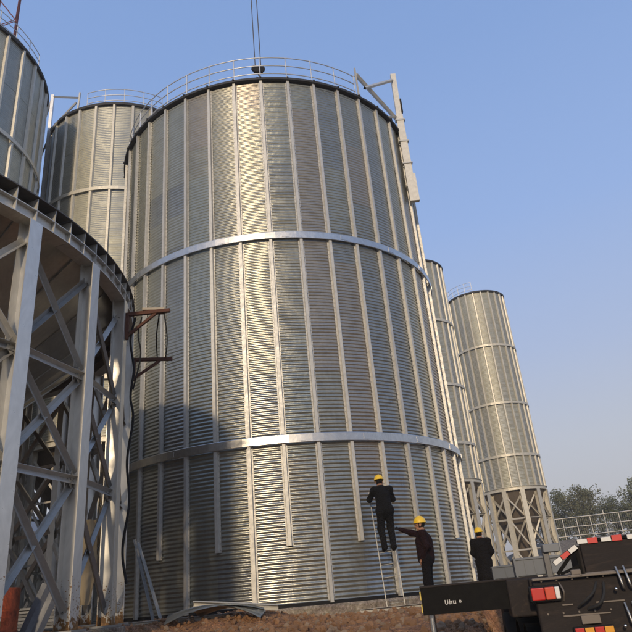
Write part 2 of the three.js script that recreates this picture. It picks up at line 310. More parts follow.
  part('tie_arm', bar(rectOutline(.09, .09), W(11.35, 19.55, 18.75), W(8.1, 17.5, 16.75)), M.rib[0], fr);
  part('strut', bar(rectOutline(.13, .1), W(7.3, 17.2, 17.15), W(11.1, 19.5, 16.75)), M.rib[2], fr);
  part('strut', bar(rectOutline(.07, .07), W(10.3, 18.9, 16.45), W(11.35, 19.6, 16.95)), M.rib[1], fr);
  part('upright', bar(rectOutline(.06, .06), W(7.3, 17.2, 16.2), W(7.25, 17.2, 17.45)), M.brace[1], fr);
  part('bracket_plate', bar(rectOutline(.06, .14), W(11.82, 19.6, 17.1), W(11.84, 19.6, 17.75)), M.black, fr);
}

// ------------------------------------------------------------ hopper silos on steel legs
const frameParts = (root, n, phi0, r, top, base, nodes, legW, legM = M.leg, brM = M.brace, opts2 = true) => {
  const legG = prism(hOutline(legW, legW), base, top), plate = box(legW * 1.7, .03, legW * 1.7, 0, base - .002, 0), ped = box(legW * 2.2, .5, legW * 2.2, 0, base - .27, 0, .02);
  for (let k = 0; k < n; k++) {
    const phi = phi0 + k * 2 * Math.PI / n, v = polar(r, phi);
    const m = part('leg', legG, legM[k % legM.length], root); m.position.set(v.x, 0, v.z); m.rotation.y = phi;
    part('base_plate', plate, M.brace[1], m); part('pedestal', ped, M.concrete, m);
  }
  const gus = new THREE.CylinderGeometry(legW * .62, legW * .62, .012, 8); gus.rotateX(Math.PI / 2); gus.rotateZ(Math.PI / 8);
  const bolt = new THREE.CylinderGeometry(.016, .016, .03, 6); bolt.rotateX(Math.PI / 2); const boltSet = merge([[-1, 1], [1, 1], [-1, -1], [1, -1], [-1, 0], [1, 0]].map(([a, b]) => { const g = bolt.clone(); g.translate(a * legW * .4, b * legW * .3, .012); return g; }));
  if (opts2) for (let k = 0; k < n; k++) for (const y of nodes) { const phi = phi0 + k * 2 * Math.PI / n, v = polar(r - legW * .18, phi, y), m = part('gusset_plate', gus, brM[2], root); m.position.copy(v); m.rotation.y = phi; part('bolts', boltSet, M.bolt, m); }
  const levels = [top, ...nodes, base + .15], w = legW * .38;
  const L = (o, a, b) => bar(o, a, b, .8);
  for (let k = 0; k < n; k++) {
    const p0 = phi0 + k * 2 * Math.PI / n, p1 = phi0 + (k + 1) * 2 * Math.PI / n, rin = r - legW * .3;
    for (let i = 0; i + 1 < levels.length; i++) {
      const hi = levels[i] - (i ? .06 : .3), lo = levels[i + 1] + .06;
      part('brace', L(lOutline(w), polar(rin, p0, hi), polar(rin, p1, lo)), brM[k % 3], root);
      part('brace', L(lOutline(w), polar(rin - .03, p1, hi), polar(rin - .03, p0, lo)), brM[(k + i + 1) % 3], root);
      if (i + 2 < levels.length) part('tie_bar', L(lOutline(w), polar(rin + .02, p0, levels[i + 1]), polar(rin + .02, p1, levels[i + 1])), brM[(k + 2) % 3], root);
    }
  }
};
function hopperSilo(az, D, R, bays, legs, label, opts = {}) {
  const pos = at(az, D), top = 23.45, rings = [9.25, 13.45, 18.45], bot = 6.85;
  const root = thing('grain_silo', label, 'silo', pos, 0, 'corrugated steel silos');
  const BAY = 2 * Math.PI / bays, face = Math.atan2(-pos[0], -pos[2]);          // the side that faces the viewer
  const lv = [bot, ...rings, top], rest = [];
  const cuts = []; for (let i = 0; i + 1 < lv.length; i++) { const n = Math.max(1, Math.round((lv[i + 1] - lv[i]) / 2.4)); for (let k = 0; k < n; k++) cuts.push([lv[i] + (lv[i + 1] - lv[i]) * k / n, lv[i] + (lv[i + 1] - lv[i]) * (k + 1) / n]); }
  const geos = cuts.map(([a, b]) => { const g = new THREE.CylinderGeometry(R, R + .006, b - a, 3, 1, true, -BAY / 2 - .003, BAY + .006); const uv = g.attributes.uv; for (let i = 0; i < uv.count; i++) uv.setXY(i, uv.getX(i) * BAY * R, a + uv.getY(i) * (b - a)); g.translate(0, (a + b) / 2, 0); return g; });
  for (let k = 0; k < bays; k++) {
    const phi = face + (k + .5) * BAY, d = Math.atan2(Math.sin(phi - face), Math.cos(phi - face));
    let tone = (rnd() * 5) | 0;
    cuts.forEach((c, i) => {
      if (rnd() < .35) tone = (rnd() * 5) | 0;
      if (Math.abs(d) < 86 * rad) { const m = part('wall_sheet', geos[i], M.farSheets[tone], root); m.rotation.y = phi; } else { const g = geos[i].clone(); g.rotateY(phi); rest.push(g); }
    });
  }
  part('rear_wall_sheets', rest, M.farSheets[1], root).userData.kind = 'stuff';
  const ribG = prism([[-.085, 0], [.085, 0], [.085, .006], [.05, .1], [-.05, .1], [-.085, .006]].map(([x, z]) => [x, z + R + .005]), bot, top - .02);
  for (let k = 0; k < bays; k++) { const m = part('stiffener', ribG, M.farRib[(rnd() * 2) | 0], root); m.rotation.y = face + k * BAY; }
  for (const y of rings) part('wind_ring', arc([[R + .106, y - .09], [R + .14, y - .09], [R + .14, y + .09], [R + .106, y + .09]], 0, 2 * Math.PI, bays * 2), M.farRib[0], root);
  part('ring_beam', arc([[R - .1, bot - .25], [R + .13, bot - .25], [R + .13, bot - .235], [R + .05, bot - .23], [R + .05, bot - .02], [R + .13, bot - .015], [R + .13, bot], [R - .1, bot]], 0, 2 * Math.PI, bays * 2), M.farRib[0], root);
  part('eave', arc([[R - .05, top - .02], [R + .12, top - .04], [R + .14, top + .08], [R - .05, top + .1]], 0, 2 * Math.PI, bays * 2), M.eave, root, 'dark roof edge');
  part('roof', arc([[R + .05, top + .06], [R + .05, top + .09], [.4, top + R * .45], [.01, top + R * .45], [.01, top + R * .4]], 0, 2 * Math.PI, bays), M.roof, root);
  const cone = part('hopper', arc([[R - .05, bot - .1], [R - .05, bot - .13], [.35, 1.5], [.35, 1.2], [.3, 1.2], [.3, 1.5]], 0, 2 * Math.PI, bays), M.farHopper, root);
  frameParts(root, legs, face + Math.PI / legs * (opts.legTurn ?? 1), R - .02, bot - .25, .28, [4.6, 2.4], opts.legW ?? .3, M.farRib, M.farBrace, false);
  if (opts.rail) {
    const gr = new THREE.Group(); gr.name = 'guard_rail'; root.add(gr); const [a0, a1] = opts.rail.map((q) => face + q * rad), n = Math.round((a1 - a0) / BAY);
    for (let k = 0; k <= n; k++) part('post', rod(polar(R - .05, a0 + (a1 - a0) * k / n, top + .05), polar(R - .05, a0 + (a1 - a0) * k / n, top + 1.08), .022, 6), M.rail, gr);
    for (const h of [.36, .7, 1.06]) part('rail', new THREE.TubeGeometry(new THREE.CatmullRomCurve3(Array.from({ length: 20 }, (_, i) => polar(R - .05, a0 + (a1 - a0) * i / 19, top + h))), 40, .02, 6), M.rail, gr);
  }
  root.userData.R = R; return root;
}
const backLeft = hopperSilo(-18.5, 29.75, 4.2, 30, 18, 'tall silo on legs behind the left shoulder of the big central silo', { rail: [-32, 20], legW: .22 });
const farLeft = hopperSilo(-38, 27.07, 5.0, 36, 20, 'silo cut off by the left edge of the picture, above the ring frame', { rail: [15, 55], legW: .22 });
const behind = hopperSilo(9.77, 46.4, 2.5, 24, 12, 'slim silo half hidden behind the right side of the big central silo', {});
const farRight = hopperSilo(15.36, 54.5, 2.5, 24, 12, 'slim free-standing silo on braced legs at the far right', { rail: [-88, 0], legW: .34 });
{ // lifting frame at the shoulder of the silo behind left, and its ladder
  const fr = new THREE.Group(); fr.name = 'lifting_frame'; backLeft.add(fr); const W = (az, D, y) => V(...at(az, D, y)).sub(backLeft.position);
  part('post', bar(rectOutline(.15, .12), W(-26.7, 28.2, 17), W(-26.75, 28.2, 25.6)), M.rail, fr);
  part('tie_arm', bar(rectOutline(.09, .09), W(-26.7, 28.2, 25.5), W(-24.2, 26.6, 24.35)), M.brace[1], fr);
  part('upright', bar(rectOutline(.08, .08), W(-24.2, 26.6, 23.5), W(-24.1, 26.6, 24.7)), M.brace[0], fr);
  part('strut', bar(rectOutline(.08, .08), W(-26.65, 28.1, 23.2), W(-24.4, 26.7, 24.1)), M.brace[0], fr);
  part('strut', bar(rectOutline(.07, .07), W(-26.8, 28.2, 25.4), W(-27.9, 28.6, 22.3)), M.brace[1], fr);
  part('strut', bar(rectOutline(.07, .07), W(-26.8, 28.2, 22.6), W(-28.0, 28.7, 20.2)), M.brace[1], fr);
  part('strut', bar(rectOutline(.06, .06), W(-27.9, 28.6, 24.6), W(-28.0, 28.7, 19.0)), M.rail, fr);
}
{ // an added dark shed behind the silos, covering bright sky low between the legs
  const [x, , z] = at(-33, 52), t = thing('added_shed', 'added dark grey shed far behind, closing bright gaps between the frame legs', 'shed', [x, 0, z], 33 * rad);
  const wall = zinc(.16, .165, .17, .7, .3, .3, 0, 0, { bumpMap: rep(corr, 3, 1), bumpScale: .03 }), wl = box(46, 5.6, 14, 0, 2.75, 0); part('wall', wl, wall, t);
  part('roof', prism([[-7.6, 5.5], [0, 7.4], [7.6, 5.5], [7.6, 5.62], [0, 7.55], [-7.6, 5.62]], -23.5, 23.5).applyMatrix4(new THREE.Matrix4().makeBasis(V(0, 0, 1), V(1, 0, 0), V(0, 1, 0))), zinc(.25, .25, .25, .7, .4, .3), t);
  for (let k = 0; k < 6; k++) part('door', box(3.2, 4.2, .08, -18 + k * 7.2, 2.1, 7.06), plain(.07, .08, .09, .6, .2), t);
}
{ // red lattice mast rising behind the silo at the left edge
  const [x, , z] = at(-32.2, 33.5); const mast = thing('lattice_mast', 'dark red lattice mast rising behind the leftmost silo', 'mast', [x, groundY(x, z), z], .6);
  const s = .55, c = [[-s, -s], [s, -s], [s, s], [-s, s]], Rm = plain(.20, .06, .06, .7);
  for (const [a, b] of c) part('chord', bar(lOutline(.11), V(a, 0, b), V(a, 40, b)), Rm, mast);
  for (let i = 0; i < 40; i += 1.25) for (let k = 0; k < 4; k++) { const [a, b] = c[k], [d, e] = c[(k + 1) % 4]; const up = (i / 1.25 + k) % 2; part('lacing', rod(V(a, i + (up ? 1.25 : 0), b), V(d, i + (up ? 0 : 1.25), e), .03, 5), Rm, mast); }
}

// ------------------------------------------------------------ the unfinished ring frame at the left, with its hopper
const NL = [-10.15, 0, -10.47], NLPHI = 68.3 * rad, NLN = 27;
{
  const root = thing('hopper_frame', 'open steel leg frame with ring beam and hopper, no silo on it yet', 'steel frame', NL);
  const r = 6.4, y0 = 6.0, y1 = 6.45;
  const ring = new THREE.Group(); ring.name = 'ring_beam'; root.add(ring);
  const prof = [[6.24, y0], [6.5, y0], [6.5, y0 + .018], [6.43, y0 + .02], [6.43, y0 + .2], [6.5, y0 + .2], [6.5, y0 + .216], [6.24, y0 + .216], [6.24, y0 + .2], [6.415, y0 + .2], [6.415, y0 + .02], [6.24, y0 + .018]];
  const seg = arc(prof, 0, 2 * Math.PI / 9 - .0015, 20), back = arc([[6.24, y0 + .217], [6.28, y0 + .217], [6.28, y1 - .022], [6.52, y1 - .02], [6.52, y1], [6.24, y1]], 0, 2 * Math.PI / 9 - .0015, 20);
  for (let k = 0; k < 9; k++) { const m = part('ring_segment', seg, M.rib[k % 3], ring); m.rotation.y = NLPHI + .11 + k * 2 * Math.PI / 9; const b = part('shade_band', back, M.gapShade, ring); b.rotation.y = m.rotation.y; }  // band behind the fins is coloured dark for the shade in the open gaps
  const fin = merge([box(.014, y1 - y0 - .245, .21, 0, y0 + .218 + (y1 - y0 - .245) / 2, 6.39), box(.014, .178, .065, 0, y0 + .11, 6.464)]);
  for (let k = 0; k < 108; k++) { const m = part('fin', fin, M.rib[(k * 7) % 3], ring); m.rotation.y = NLPHI + k * 2 * Math.PI / 108; }
  frameParts(root, NLN, NLPHI, r, y0, .30, [4.0, 2.36], .235);
  const hop = new THREE.Group(); hop.name = 'hopper'; root.add(hop);
  const pg = arc([[6.25, y1 - .06], [6.26, y1 - .07], [.36, 1.0], [.35, 1.01]], 0, 2 * Math.PI / 27 - .001, 2), seam = bar(rectOutline(.05, .03), polar(6.22, 0, y1 - .13), polar(.37, 0, .98));
  for (let k = 0; k < 27; k++) { const m = part('hopper_plate', pg, M.hopper[(k * 5) % 3], hop); m.rotation.y = NLPHI + k * 2 * Math.PI / 27; const s = part('seam', seam, M.hopper[1], hop); s.rotation.y = NLPHI + k * 2 * Math.PI / 27; }
  part('outlet', arc([[.36, 1.02], [.36, .6], [.46, .6], [.46, .57], [.3, .57], [.3, 1.02]], 0, 2 * Math.PI, 24), M.brace[0], hop);
  part('cone_band', arc([[4.16, 4.42], [4.24, 4.42], [4.24, 4.54], [4.16, 4.54]], 0, 2 * Math.PI, 54), M.brace[2], hop);
}

// ------------------------------------------------------------ crane truck
const font = await new FontLoader().loadAsync('fonts/droid/droid_sans_bold.typeface.json');
const truckY = PIT;
{
  const grime = dataTex(512, 512, (u, v) => { const a = tile(u, v, 2.2, 31, 5), b = tile(u, v, 16, 13, 3), sp = tile(u, v, 40, 17, 2); const m = smooth(.0, .5, a + .2 * b) * .35 + (sp > .3 ? .3 : 0); const k = .38 + .06 * b; return [k + m * .32, k + m * .25, k + m * .17]; });
  const paint = matt(.21, .175, .165, .7, .3, { map: rep(grime, .7, .7) });
  const paint2 = matt(.006, .006, .006, .65, .25, { map: rep(soilMap, 1.5, 1.5, .3, .3) });
  const red = new THREE.MeshPhysicalMaterial({ color: new THREE.Color().setRGB(.50, .022, .015), roughness: .3, clearcoat: .5 }), white = plain(.72, .70, .66, .5), amber = new THREE.MeshPhysicalMaterial({ color: new THREE.Color().setRGB(.75, .33, .03), roughness: .3, clearcoat: .5 });
  const redder = new THREE.MeshPhysicalMaterial({ color: new THREE.Color().setRGB(.58, .07, .03), roughness: .3, clearcoat: .5 });
  const tape = { w: plain(.72, .70, .64, .45), r: plain(.58, .04, .03, .45), y: plain(.66, .5, .10, .5) }, steel = zinc(.5, .49, .46, .55, .9, 2), dull = plain(.20, .17, .14, .7, .4);
  const t = thing('crane_truck', 'dark brown crane truck seen from its tail, left stabiliser pulled out', 'truck', [TC.x, truckY, TC.z], -ROW);
  const deckY = 1.585;
  part('chassis', [box(.9, .3, 8.6, 0, .95, -4.5, .02), box(2.46, .16, .12, 0, 1.0, -.35, .02)], paint2, t);
  part('deck', [box(2.5, .07, 8.8, 0, deckY - .035, -4.55, .012), box(.08, .16, 8.7, -1.2, deckY - .15, -4.55, .01), box(.08, .16, 8.7, 1.2, deckY - .15, -4.55, .01)], paint, t);
  const body = part('tail_panel', [box(2.46, .62, .09, 0, 1.235, -.12, .02)], paint, t);
  part('lip', box(2.46, .022, .05, 0, deckY - .012, -.055, .006), dull, body);
  part('trim', [box(.09, .012, .012, -.965, 1.345, -.07), box(.24, .012, .012, -.6, 1.345, -.07), box(.4, .012, .012, -.82, 1.255, -.07)], dull, body);
  { const rv = []; for (let x = -1.15; x < 1.2; x += .135) for (const y of [1.28, 1.555, .96]) { const g = new THREE.CylinderGeometry(.009, .009, .012, 6); g.rotateX(Math.PI / 2); g.translate(x, y, -.07); rv.push(g); } part('rivets', rv, dull, body).userData.kind = 'stuff'; }
  part('air_hose', [hose([V(-.62, 1.5, -.06), V(-.66, 1.4, .03), V(-.72, 1.33, .04), V(-.8, 1.3, -.05)], .013, 20), hose([V(-.68, 1.51, -.06), V(-.74, 1.43, .03), V(-.82, 1.37, .03), V(-.88, 1.32, -.05)], .011, 20)], M.rubber, t);
  // left stabiliser: box beam, jack and foot plate
  const beam = part('stabiliser_beam', [prism([[-2.27, 0], [-1.15, 0], [-1.15, .3], [-2.27, .3]], 0, .245)].map((g) => { g.translate(0, 1.345, -.62); return g; }), paint2, t);
  part('beam_cap', box(1.13, .02, .31, -1.71, 1.597, -.47, .006), paint, beam);
  for (const [y, h] of [[1.52, .075], [1.405, .075]]) part('reflective_tape', box(.012, h, .26, -2.277, y, -.47, .003), tape.y, beam);
  part('sleeve', box(.5, .33, .42, -1.2, 1.43, -.48, .02), paint, t);
  const jack = part('jack', [rod(V(-2.2, .05, -.46), V(-2.2, 1.36, -.46), .035, 14)], zinc(.75, .75, .74, .35, 1, 2), t);
  part('foot_plate', [(() => { const g = new THREE.CylinderGeometry(.2, .24, .06, 24); g.translate(-2.2, .04, -.46); return g; })()], paint2, jack);
  // white lettering on the beam, worn to a few letters
  { const ink = plain(.5, .48, .44, .7); const g = new TextGeometry('Uhu', { font, size: .042, depth: .002, curveSegments: 4 }); g.translate(-2.055, 1.425, -.3205); part('lettering', g, ink, beam); const o = new TextGeometry('o', { font, size: .034, depth: .002, curveSegments: 4 }); o.translate(-1.918, 1.431, -.3205); part('lettering', o, ink, beam); }
  // mudguards and wheels
  const guard = arc([[.56, -.2], [.575, -.2], [.575, .2], [.56, .2]], -1.25, 1.25, 16); guard.rotateZ(Math.PI / 2); guard.rotateX(-Math.PI / 2);
  const tyre = new THREE.LatheGeometry([[.27, -.13], [.44, -.14], [.5, -.11], [.51, -.05], [.5, 0], [.51, .05], [.5, .11], [.44, .14], [.27, .13]].map((p) => new THREE.Vector2(...p)), 32); tyre.rotateZ(Math.PI / 2);
  const rim = new THREE.LatheGeometry([[.02, .04], [.12, .05], [.15, -.04], [.24, -.05], [.275, .12], [.275, -.12], [.02, -.05]].map((p) => new THREE.Vector2(...p)), 28); rim.rotateZ(-Math.PI / 2);
  for (const z of [-1.6, -2.75, -7.6]) for (const s of [-1, 1]) {
    const w = part('wheel', tyre, M.rubber, t); w.position.set(s * 1.06, .51, z); const q = part('rim', rim, dull, w); q.rotation.y = s > 0 ? 0 : Math.PI;
    if (z > -7) { const g = part('mudguard', guard, paint2, t); g.position.set(s * 1.06, .56, z); }
  }
  part('mud_flap', [box(.42, .5, .012, -1.04, .72, -.95), box(.42, .5, .012, 1.04, .72, -.95)], M.rubber, t);
  for (const s of [-1, 1]) {
    const lamp = part('tail_light', box(.27, .135, .06, s * 1.145, 1.452, -.05, .012), M.black, t);
    part('red_lens', box(.115, .105, .03, s * 1.205, 1.452, -.015, .01), red, lamp, 'red lens'); part('amber_lens', box(.085, .105, .03, s * 1.1, 1.452, -.015, .01), redder, lamp); part('white_lens', box(.04, .1, .028, s * 1.035, 1.452, -.015, .008), white, lamp, 'pale reversing lens');
    part('lamp_guard', hose([V(s * 1.0, 1.53, -.06), V(s * .985, 1.46, .02), V(s * .99, 1.38, -.06)], .008, 12), dull, lamp);
  }
  const low = part('lower_lamp', box(.34, .07, .05, -.80, 1.13, -.03, .01), M.black, t); 
  for (let i = 0; i < 4; i++) part('stripe', box(.075, .05, .02, -.92 + i * .082, 1.13, -.002, .004), i % 2 ? amber : red, low);
  part('plate_holder', box(.16, .07, .03, -.8, 1.215, -.05, .006), dull, t);
  // raised bulkhead on the deck with its red and white tape
  const bulk = part('bulkhead', [box(1.95, .27, .06, .24, 1.715, -.14, .012), box(.05, .25, .5, -.74, 1.70, -.4, .01)], paint, t);
  part('top_rail', box(1.98, .03, .08, .24, 1.864, -.14, .008), paint2, bulk);
  [[-.71, 'w'], [-.62, 'r'], [-.50, 'w'], [-.405, 'r'], [-.27, 'w'], [-.18, 'r'], [-.05, 'w'], [.04, 'r'], [.18, 'w'], [.27, 'r'], [.41, 'w'], [.5, 'r']].forEach(([x, c]) => part('reflective_tape', box(.088, c === 'r' ? .05 : .038, .012, x, c === 'r' ? 1.862 : 1.860, -.098, .003), tape[c], bulk));
  part('rope_rail', rod(V(-.75, 1.583, -.085), V(1.2, 1.583, -.085), .011, 8), dull, bulk);
  // sloping hazard board, its bracket and the stowed boom rest
  const board = part('hazard_board', [bar(rectOutline(.045, .018), V(-1.0, 1.69, -.12), V(-.765, 1.825, -.12))], M.black, t);
  const dir = V(.235, .135, 0).normalize(); [['w', .0, .085], ['r', .09, .175], ['w', .18, .265]].forEach(([c, a, b]) => part('stripe', bar(rectOutline(.04, .012), V(-1.0, 1.69, -.107).addScaledVector(dir, a + .003), V(-1.0, 1.69, -.107).addScaledVector(dir, b)), tape[c], board));
  part('gusset', [bar(rectOutline(.03, .03), V(-.98, 1.6, -.16), V(-.78, 1.80, -.16)), bar(rectOutline(.025, .03), V(-.95, 1.6, -.16), V(-.76, 1.66, -.16)), box(.03, .26, .04, -.765, 1.70, -.17)], paint2, t);
  const rest = part('boom_rest', box(.055, .22, .08, -1.04, 1.69, -.25, .006), zinc(.12, .12, .125, .6, .4, 2), t);
  part('rest_head', box(.155, .075, .16, -.985, 1.835, -.25, .01), plain(.17, .18, .19, .6, .3), rest);
  part('latch', [box(.09, .05, .05, -.83, 1.605, -.09, .012), rod(V(-.9, 1.575, -.06), V(-.9, 1.575, -.03), .012), rod(V(-.8, 1.575, -.06), V(-.8, 1.575, -.03), .012)], dull, t);
  for (const y of [1.43, 1.135]) {
    for (const x of [-.49, -.425]) part('pin', hose([V(x, y + .19, -.05), V(x + .005, y + .1, .0), V(x + .012, y + .03, .01), V(x + .035, y, -.05)], .011, 14), steel, t);
    const k = part('knob', new THREE.SphereGeometry(.017, 12, 8), zinc(.85, .85, .83, .3, 1, 2), t); k.position.set(-.54, y + .01, .0);
  }
  part('cable_reel', [(() => { const g = new THREE.CylinderGeometry(.12, .12, .3, 20); g.rotateZ(Math.PI / 2); g.translate(.5, 1.7, -.7); return g; })()], paint2, t);
  part('cab', [box(2.3, 1.0, 1.0, .0, 1.0, -8.35, .08)], paint, t);
}
{ // grey steel boxes standing on the truck's deck
  const grey = [plain(.11, .12, .13, .65, .2), plain(.17, .18, .19, .65, .2), plain(.14, .15, .16, .6, .2)];
  const onDeck = (lx, lz) => { const c = Math.cos(ROW), s = Math.sin(ROW); return [TC.x + lx * c - lz * s, truckY + 1.586, TC.z + lx * s + lz * c]; };
  const mk = (lx, lz, w, h, d, m, label, n) => {
    const t = thing('steel_crate', label, 'crate', onDeck(lx, lz), -ROW, 'grey crates on the truck deck');
    part('body', box(w, h - .05, d, 0, (h - .05) / 2 + .03, 0, .012), m, t); part('lid', box(w + .03, .035, d + .03, 0, h - .02, 0, .01), m, t);
    for (const sx of [-1, 1]) part('corner_post', box(.03, h - .02, .03, sx * (w / 2 + .002), h / 2, d / 2 + .002), m, t);
    for (let i = 1; i < n; i++) part('panel_rib', box(.02, h - .1, .02, -w / 2 + w * i / n, h / 2, d / 2 + .006), m, t);
  };
  mk(-.78, -7.2, .95, .26, .7, grey[0], 'long low grey crate on the deck beside the worker in the long coat', 4);
  mk(-.83, -4.4, .42, .29, .6, grey[2], 'narrow grey ribbed crate in the middle of the deck crates', 3);
  mk(-.50, -3.0, .42, .25, .5, grey[1], 'paler grey crate nearest the boom rest on the truck', 2);
}

// ------------------------------------------------------------ fence and trees on the far bank
{
  const f = thing('pipe_fence', 'galvanised pipe fence along the far bank at the right', 'fence');
  const rail = zinc(.6, .58, .54, .6, .6, 1), D = 64, pts = []; for (let a = 15.5; a < 34; a += 1.06) pts.push(a);
  const P = pts.map((a) => { const [x, , z] = at(a, D); return V(x, groundY(x, z), z); });
  P.forEach((p, i) => { const lean = rr(-.04, .04); part('post', rod(p.clone().add(V(0, -.2, 0)), p.clone().add(V(lean, (i % 4 === 2 ? 2.25 : 1.95), 0)), .05, 8), rail, f); });
  for (const h of [.35, 1.1, 1.9]) for (let i = 0; i + 1 < P.length; i++) part('rail', rod(P[i].clone().add(V(0, h, .06)), P[i + 1].clone().add(V(0, h, .06)), .045, 6), rail, f);
  const wires = []; for (let i = 0; i + 1 < P.length; i++) for (let k = 1; k < 7; k++) { const a = P[i].clone().lerp(P[i + 1], k / 7); wires.push(rod(a.clone().add(V(0, .35, .06)), a.clone().add(V(0, 1.9, .06)), .006, 4)); }
  part('mesh_wires', wires, rail, f).userData.kind = 'stuff';
}
function tree(az, D, h, w, label, tone, n = 9000) {
  const [x, , z] = at(az, D), t = thing('tree', label, 'tree', [x, groundY(x, z) - .1, z], rr(0, 6), 'trees behind the far fence');
  const bark = M.bark ??= new THREE.MeshStandardMaterial({ color: new THREE.Color().setRGB(.10, .075, .05), roughness: .95, map: rep(soilMap, 1, 1) });
  const limbs = [rod(V(0, 0, 0), V(.1, h * .45, 0), h * .028, 9, h * .018)], cl = [];
  for (let i = 0; i < 20; i++) { const a = rr(0, 6.28), r = w * rr(.2, .85), y = h * rr(.16, .9) * (1 - .18 * (r / w) ** 2), c = V(Math.cos(a) * r, y, Math.sin(a) * r); limbs.push(rod(V(.05, h * rr(.2, .42), 0), c, h * .012, 6, .02)); cl.push([c, h * rr(.10, .2)]); }
  cl.push([V(0, h * .9, 0), h * .12]);
  part('trunk', limbs, bark, t);
  const P = [], N = [], C = [];
  for (let i = 0; i < n; i++) {
    const [c, r] = cl[(rnd() * cl.length) | 0], d = V(rr(-1, 1), rr(-1, 1), rr(-1, 1)).normalize(), q = c.clone().addScaledVector(d, r * Math.pow(rnd(), .4) * (1 + .5 * noise(d.x * 3 + c.x, d.y * 3, d.z * 3 + c.z)));
    const s = h * rr(.009, .02), a = V(rr(-1, 1), rr(-1, 1), rr(-1, 1)).normalize(), b = V(rr(-1, 1), rr(-1, 1), rr(-1, 1)).cross(a).normalize(), nn = a.clone().cross(b);
    const k = rr(.65, 1.35), yl = rnd();
    const A = q.clone().addScaledVector(a, s), B = q.clone().addScaledVector(b, s * .6), Cc = q.clone().addScaledVector(a, -s), Dd = q.clone().addScaledVector(b, -s * .6);
    for (const v of [A, B, Cc, A, Cc, Dd]) { P.push(v.x, v.y, v.z); N.push(nn.x, nn.y, nn.z); C.push((tone[0] + .03 * yl) * k, (tone[1] + .015 * yl) * k, tone[2] * k); }
  }
  const g = new THREE.BufferGeometry(); g.setAttribute('position', new THREE.Float32BufferAttribute(P, 3)); g.setAttribute('normal', new THREE.Float32BufferAttribute(N, 3)); g.setAttribute('color', new THREE.Float32BufferAttribute(C, 3));
  const leaf = M.leaf ??= new THREE.MeshPhysicalMaterial({ color: 0xffffff, vertexColors: true, roughness: .85, transmission: .25, thickness: 0 });
  part('crown', g, leaf, t);
}
tree(18.7, 96, 8.2, 3.0, 'broad dark tree behind the fence, nearest to the far right silo', [.11, .125, .06]);
tree(20.3, 92, 7.9, 2.6, 'uneven-topped tree behind the fence, second from the far right silo', [.115, .122, .06]);
tree(21.5, 99, 5.9, 2.3, 'low tree behind the fence, between two taller crowns', [.105, .12, .06], 3600);
tree(22.7, 95, 6.2, 2.9, 'round low tree behind the right part of the fence', [.10, .125, .062]);
tree(24.6, 93, 8.0, 2.4, 'tree cut off by the right edge of the picture', [.11, .13, .065]);
tree(16.3, 105, 7.6, 3.4, 'tree seen only between the legs of the far right silo', [.05, .055, .028], 3600);

// ------------------------------------------------------------ crane hook above the roof
{
  const [x, y, z] = at(-4.2, 16.9, 17.55); const hk = thing('crane_hook', 'black crane hook block on two ropes over the central silo roof', 'crane hook', [x, y, z], .2);
  const sh = new THREE.CylinderGeometry(.13, .13, .07, 20); sh.rotateX(Math.PI / 2);
  part('block', [box(.34, .16, .12, 0, -.02, 0, .03)], M.black, hk);
  for (const s of [-1, 1]) { const m = part('sheave', sh, M.black, hk); m.position.set(s * .11, .08, 0); part('rope', rod(V(s * .1, .1, 0), V(s * .1, 32, 0), .018, 6), plain(.09, .09, .10, .7, .3), hk); }
  part('hook', new THREE.TubeGeometry(new THREE.CatmullRomCurve3([V(0, -.1, 0), V(0, -.2, 0), V(.07, -.27, 0), V(.02, -.35, 0), V(-.07, -.3, 0)]), 24, .025, 8), M.black, hk);
}

